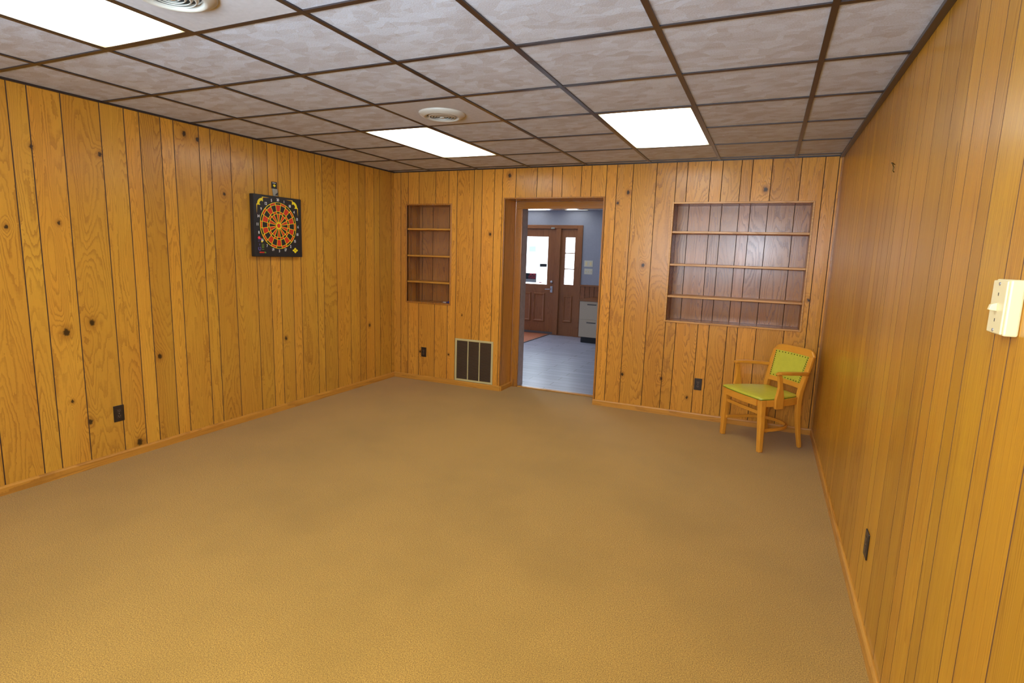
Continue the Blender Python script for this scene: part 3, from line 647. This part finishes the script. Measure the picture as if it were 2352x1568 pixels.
# seat pad
out = []
for k in range(15): t = -1+2*k/14; out.append((t*.242, -.004-.016*(1-t*t)))
for k in range(1, 12): t = k/12; out.append((.242-.060*t**1.6+.012*math.sin(math.pi*t), .0+.392*t))
for k in range(9): t = 1-2*k/8; out.append((t*.178, .394+.012*(1-t*t)))
for k in range(11, 0, -1): t = k/12; out.append((-(.242-.060*t**1.6+.012*math.sin(math.pi*t)), .0+.392*t))
cxm, cym = 0, .19; b = B(); R_ = []
for f, z in ((1.0,.432),(1.005,.438),(.99,.447),(.95,.452),(.80,.458),(.55,.462),(.25,.464),(.02,.4645)):
    R_.append([(cxm+(x-cxm)*f, cym+(y_-cym)*f, z) for x, y_ in out])
b.loops(R_, 0, smooth=True); seat = rootless('seat', b, M['vinyl'], 0)
b = B(); cl = [V3((x*1.004, cym+(y_-cym)*1.004, .4335)) for x, y_ in out]; Rr = []
for i, p in enumerate(cl):
    d = (cl[(i+1) % len(cl)]-cl[i-1]).normalized(); nrm = V3((d.y,-d.x,0))
    Rr.append([p+nrm*(.0035*math.cos(a))+V3((0,0,.0035*math.sin(a))) for a in [2*math.pi*q/6 for q in range(6)]])
b.loops(Rr, 0, closed=True, smooth=True); rootless('piping', b, M['piping'], 0, par=seat)
for s in (-1, 1):
    b = B(); pts = [(s*.262,.105,.640),(s*.262,.130,.648),(s*.258,.22,.645),(s*.244,.33,.638),(s*.224,.425,.630),(s*.212,.448,.628)]
    b.sweep(pts, [.032,.044,.046,.042,.034,.026], [.014,.020,.024,.026,.028,.026], (1,0,0)); rootless('arm', b, M['chY'], .005)
    prof = [(.112,.634),(.150,.634),(.156,.60),(.166,.55),(.178,.50),(.188,.45),(.188,.365),(.182,.358),(.120,.358),(.114,.365),(.112,.44),(.124,.49),(.130,.54),(.122,.60)]
    b = B(); xo = s*.250; b.prism([(xo, p, q) for p, q in prof], (s*.024,0,0)); rootless('arm_support', b, M['chZ'], .005)
# ---------------------------------------------------------------- lobby
b = B(); b.box((LX0-.1,4.66,-.1),(LX1+.1,YL+.1,0)); struct('floor_lobby', b, M['lobfloor'])
struct('ceiling_lobby', bx((LX0-.1,4.80,HL+.006),(LX1+.1,YL+.1,HL+.08)), M['lobceil'])
b = B()
for lo, hi in (((LX0,4.78,0),(CX0-.018,4.80,HL+.01)), ((CX1+.018,4.78,0),(LX1,4.80,HL+.01)), ((CX0-.018,4.78,CZ+.02),(CX1+.018,4.80,HL+.01))): b.box(lo, hi)
struct('wall_lobby_near', b, M['lobwall'])
struct('wall_lobby_right', bx((LX1,4.80,0),(LX1+.08,YL,HL+.01)), M['lobwall'])
struct('wall_lobby_left', bx((LX0-.08,4.80,0),(LX0,YL,HL+.01)), M['lobwall'])
EX0, EX1, EZ = -.655, .812, 2.055           # entrance unit opening
WX0, WX1, WZ0, WZ1 = -2.75, -1.05, .85, 2.05
b = B()
for (a, c, z0, z1) in ((LX0,WX0,0,HL+.01),(WX0,WX1,0,WZ0),(WX0,WX1,WZ1,HL+.01),(WX1,EX0,0,HL+.01),(EX0,EX1,EZ,HL+.01),(EX1,LX1,0,HL+.01)): b.box((a,YL,z0),(c,YL+.12,z1))
struct('wall_lobby_far', b, M['lobwall'])
b = B()
for lo, hi in (((WX0,YL,WZ0),(WX0+.05,YL+.06,WZ1)), ((WX1-.05,YL,WZ0),(WX1,YL+.06,WZ1)), ((WX0+.05,YL,WZ0),(WX1-.05,YL+.06,WZ0+.05)), ((WX0+.05,YL,WZ1-.05),(WX1-.05,YL+.06,WZ1))): b.box(lo, hi)
struct('assumed_window_2', b, M['lobX'])  # unseen window, added to bring daylight into the lobby
# beadboard wainscot and cap right of the entrance
b = B(); e = [.872+.09*i for i in range(int((LX1-.872)/.09)+1)]+[LX1]
planks(b, (0,YL-.012,0), (1,0,0), (0,-1,0), e, 0, .965, gw=.008, gd=.004); struct('trim_4', b, [M['lobZ'], M['groove']], recalc=False)
struct('trim_5', bx((.872,YL-.028,.965),(LX1,YL,.995)), M['lobX'], bevel=.004)
# entrance door with sidelight
d2 = empty('door_2', (-.107,YL,0), kind='structure')
def dp(name, lo, hi, m, bev=.004, par=None): return link(name, bx(lo, hi), M[m] if isinstance(m, str) else m, par or d2, bevel=bev)
dp('casing', (EX1-.042,YL-.020,0), (EX1+.058,YL,EZ+.030), 'lobZ'); dp('casing', (EX0-.058,YL-.020,0), (EX0+.042,YL,EZ+.030), 'lobZ')
dp('casing', (EX0+.042,YL-.020,2.018), (EX1-.042,YL,EZ+.030), 'lobX')
b = B()
for lo, hi in (((EX0,YL+.001,0),(-.561,YL+.10,EZ)), ((.771,YL+.001,0),(EX1,YL+.10,EZ)), ((-.561,YL+.001,2.017),(.771,YL+.10,EZ)), ((-.561,YL+.001,-.05),(.771,YL+.11,.0115))): b.box(lo, hi)
link('frame', b, M['lobX'], d2)
dp('mullion_post', (.3505,YL-.028,.0116), (.4445,YL+.09,2.0165), 'lobZ')
b = B()
for lo, hi in (((-.560,YL+.02,.012),(-.400,YL+.065,2.016)), ((.182,YL+.02,.012),(.350,YL+.065,2.016)), ((-.400,YL+.02,1.868),(.182,YL+.065,2.016)), ((-.400,YL+.02,.012),(.182,YL+.065,.962))): b.box(lo, hi)
leaf = link('door_leaf', b, M['lobZ'], d2)
for x0, x1 in ((-.375,-.130),(-.085,.158)):
    b = B(); R_ = []
    for q, yy in ((0,YL+.0195),(.010,YL+.004),(.026,YL+.004),(.045,YL+.014)): R_.append([(x0+q,yy,.240+q),(x1-q,yy,.240+q),(x1-q,yy,.800-q),(x0+q,yy,.800-q)])
    b.loops(R_); link('raised_panel', b, M['lobZ'], leaf)
link('glass_pane', bx((-.400,YL+.040,.962),(.182,YL+.046,1.868)), M['glass'], leaf)
b = B(); b.lathe((.283,YL+.02,1.017), (0,-1,0), [(0,.026),(.014,.025),(.026,.018),(.030,.0),(.0,0)], 24); link('deadbolt', b, M['metal'], leaf)
b = B(); b.box((.262,YL+.008,.815),(.308,YL+.02,.935)); b.sweep([(.285,YL+.01,.880),(.285,YL-.035,.880),(.270,YL-.045,.880),(.175,YL-.045,.876)], .018, .014, (0,0,1)); link('lever_handle', b, M['metal'], leaf, bevel=.004)
dp('door_sweep', (-.56,YL+.006,.004), (.35,YL+.02,.05), 'matedge', .001, leaf)
dp('contact_sensor', (.250,YL-.040,2.012), (.320,YL-.021,2.040), 'silver', .003)
b = B()
for lo, hi in (((.445,YL+.02,0),(.530,YL+.065,2.016)), ((.716,YL+.02,0),(.770,YL+.065,2.016)), ((.530,YL+.02,1.862),(.716,YL+.065,2.016)), ((.530,YL+.02,0),(.716,YL+.065,.980))): b.box(lo, hi)
sl = link('sidelight_frame', b, M['lobZ'], d2)
b = B(); R_ = []
for q, yy in ((0,YL+.0195),(.010,YL+.004),(.026,YL+.004),(.040,YL+.014)): R_.append([(.532+q,yy,.260+q),(.714-q,yy,.260+q),(.714-q,yy,.775-q),(.532+q,yy,.775-q)])
b.loops(R_); link('raised_panel', b, M['lobZ'], sl)
for z0, z1 in ((.980,1.267),(1.279,1.564),(1.576,1.862)): link('glass_pane', bx((.530,YL+.040,z0),(.716,YL+.046,z1)), M['glass'], sl)
for z in (1.273, 1.570): link('muntin', bx((.530,YL+.030,z-.008),(.716,YL+.056,z+.008)), M['lobX'], sl)
# rent sign and sticker on the door glass, seen from behind
sg = empty('rent_sign', (-.18,YL+.048,.985), 'red and white rent sign stuck to the entrance door glass, partly hidden', 'sign')
link('board', bx((-.330,YL+.047,.988),(-.048,YL+.0495,1.165)), M['matedge'], sg)
link('white_strip', bx((-.326,YL+.0460,.992),(-.062,YL+.047,1.050)), M['white'], sg)
link('border', bx((-.326,YL+.0464,1.052),(-.062,YL+.047,1.162)), M['black'], sg)
for t, z in (('FOR',1.134),('RENT',1.080)):
    text_mesh('lettering', t, .066, lambda x, y, zz, q=z: (-.066-x, YL+.0456+zz*.5, q+y), M['pink'], sg, bold=.0022, align='LEFT', sx=.95 if t == 'RENT' else 1.05)
tag(link('window_sticker', bx((.015,YL+.0465,1.297),(.160,YL+.048,1.356)), M['cabdark'], loc=(.088,YL+.047,1.297)), 'small dark rectangular sticker on the right side of the door glass', 'sticker')
st = empty('lock_label', (.08,YL+.0465,.99), 'tiny red and white label at the bottom of the door glass', 'sticker')
link('red_patch', bx((.010,YL+.0465,.985),(.068,YL+.047,1.003)), M['pink'], st); link('grey_lettering', bx((.085,YL+.0465,.990),(.158,YL+.047,.996)), M['silver'], st)
# switch plates in the lobby
def plate(name, x0, x1, z0, z1, n, label, kind):
    r = empty(name, ((x0+x1)/2,YL,z0), label, 'light switch')
    link('cover_plate', bx((x0,YL-.007,z0),(x1,YL,z1)), M['creamw'], r, bevel=.002)
    for i in range(n):
        xc = x0+(x1-x0)*(i+.5)/n
        if kind == 'rocker': link('rocker', bx((xc-.017,YL-.011,(z0+z1)/2-.033),(xc+.017,YL-.007,(z0+z1)/2+.033)), M['cream'], r, bevel=.002)
        else: link('toggle', bx((xc-.005,YL-.018,(z0+z1)/2-.012),(xc+.005,YL-.007,(z0+z1)/2+.012)), M['cream'], r, bevel=.001)
plate('switch_plate', .921, 1.088, 1.331, 1.447, 2, 'ivory two-gang switch plate on the grey lobby wall, upper of two', 'rocker')
plate('switch_plate', .929, 1.088, 1.191, 1.296, 3, 'ivory three-toggle switch plate on the grey lobby wall, lower of two', 'toggle')
# file pedestal
fc = empty('filing_cabinet', (1.062,8.33,0), 'two-drawer warm grey filing cabinet with wooden top in the lobby', 'cabinet', rotz=math.radians(-4), local=True)
def fp(name, lo, hi, m, bev=.003, par=None): return link(name, bx(lo, hi), M[m], par or fc, bevel=bev)
fp('carcass', (0,.012,.105), (.46,.58,.742), 'cabinet'); fp('plinth', (.03,.05,0), (.43,.56,.105), 'cabdark'); fp('top', (-.012,-.012,.742), (.472,.59,.770), 'lobX')
for z0, z1 in ((.110,.418),(.424,.738)):
    dw = fp('drawer', (.004,0,z0), (.456,.0118,z1), 'cabinet')
    fp('pull_recess', (.145,-.002,z1-.062), (.315,0,z1-.036), 'pull', .001, dw); fp('pull_lip', (.145,-.010,z1-.040), (.315,-.0021,z1-.032), 'cabinet', .001, dw)
mt = empty('entry_mat', (-.35,8.3,0), 'terracotta coloured mat with grey edging inside the entrance door', 'mat')
link('mat_pile', bx((-1.1,7.40,0),(.270,8.93,.008)), M['mat'], mt)
b = B(); b.box((.270,7.38,0),(.290,8.93,.009)); b.box((-1.1,7.38,0),(.270,7.40,.009)); link('edging', b, M['matedge'], mt)
fixture(-.42, .19, 7.70, 8.92, HL, 'lit lobby ceiling panel above the entrance door, left one', None)
fixture(.50, 1.00, 7.70, 8.92, HL, 'lit lobby ceiling panel above the entrance sidelight, right one', None)
# outside
tag(link('ground', bx((-40,YL+.13,-.25),(30,60,-.12)), M['snow']), kind='structure')
bl = empty('building', (-9,30,-.12), 'pale building across the street seen through the entrance door glass', 'building')
link('facade', bx((-16,30,-.12),(4,36,6)), M['facade'], bl); link('window', bx((-9.0,29.96,1.72),(-8.6,30.0,2.04)), M['teal'], bl)
for o in list(bpy.data.objects):
    if '_w' in o.keys(): del o['_w']
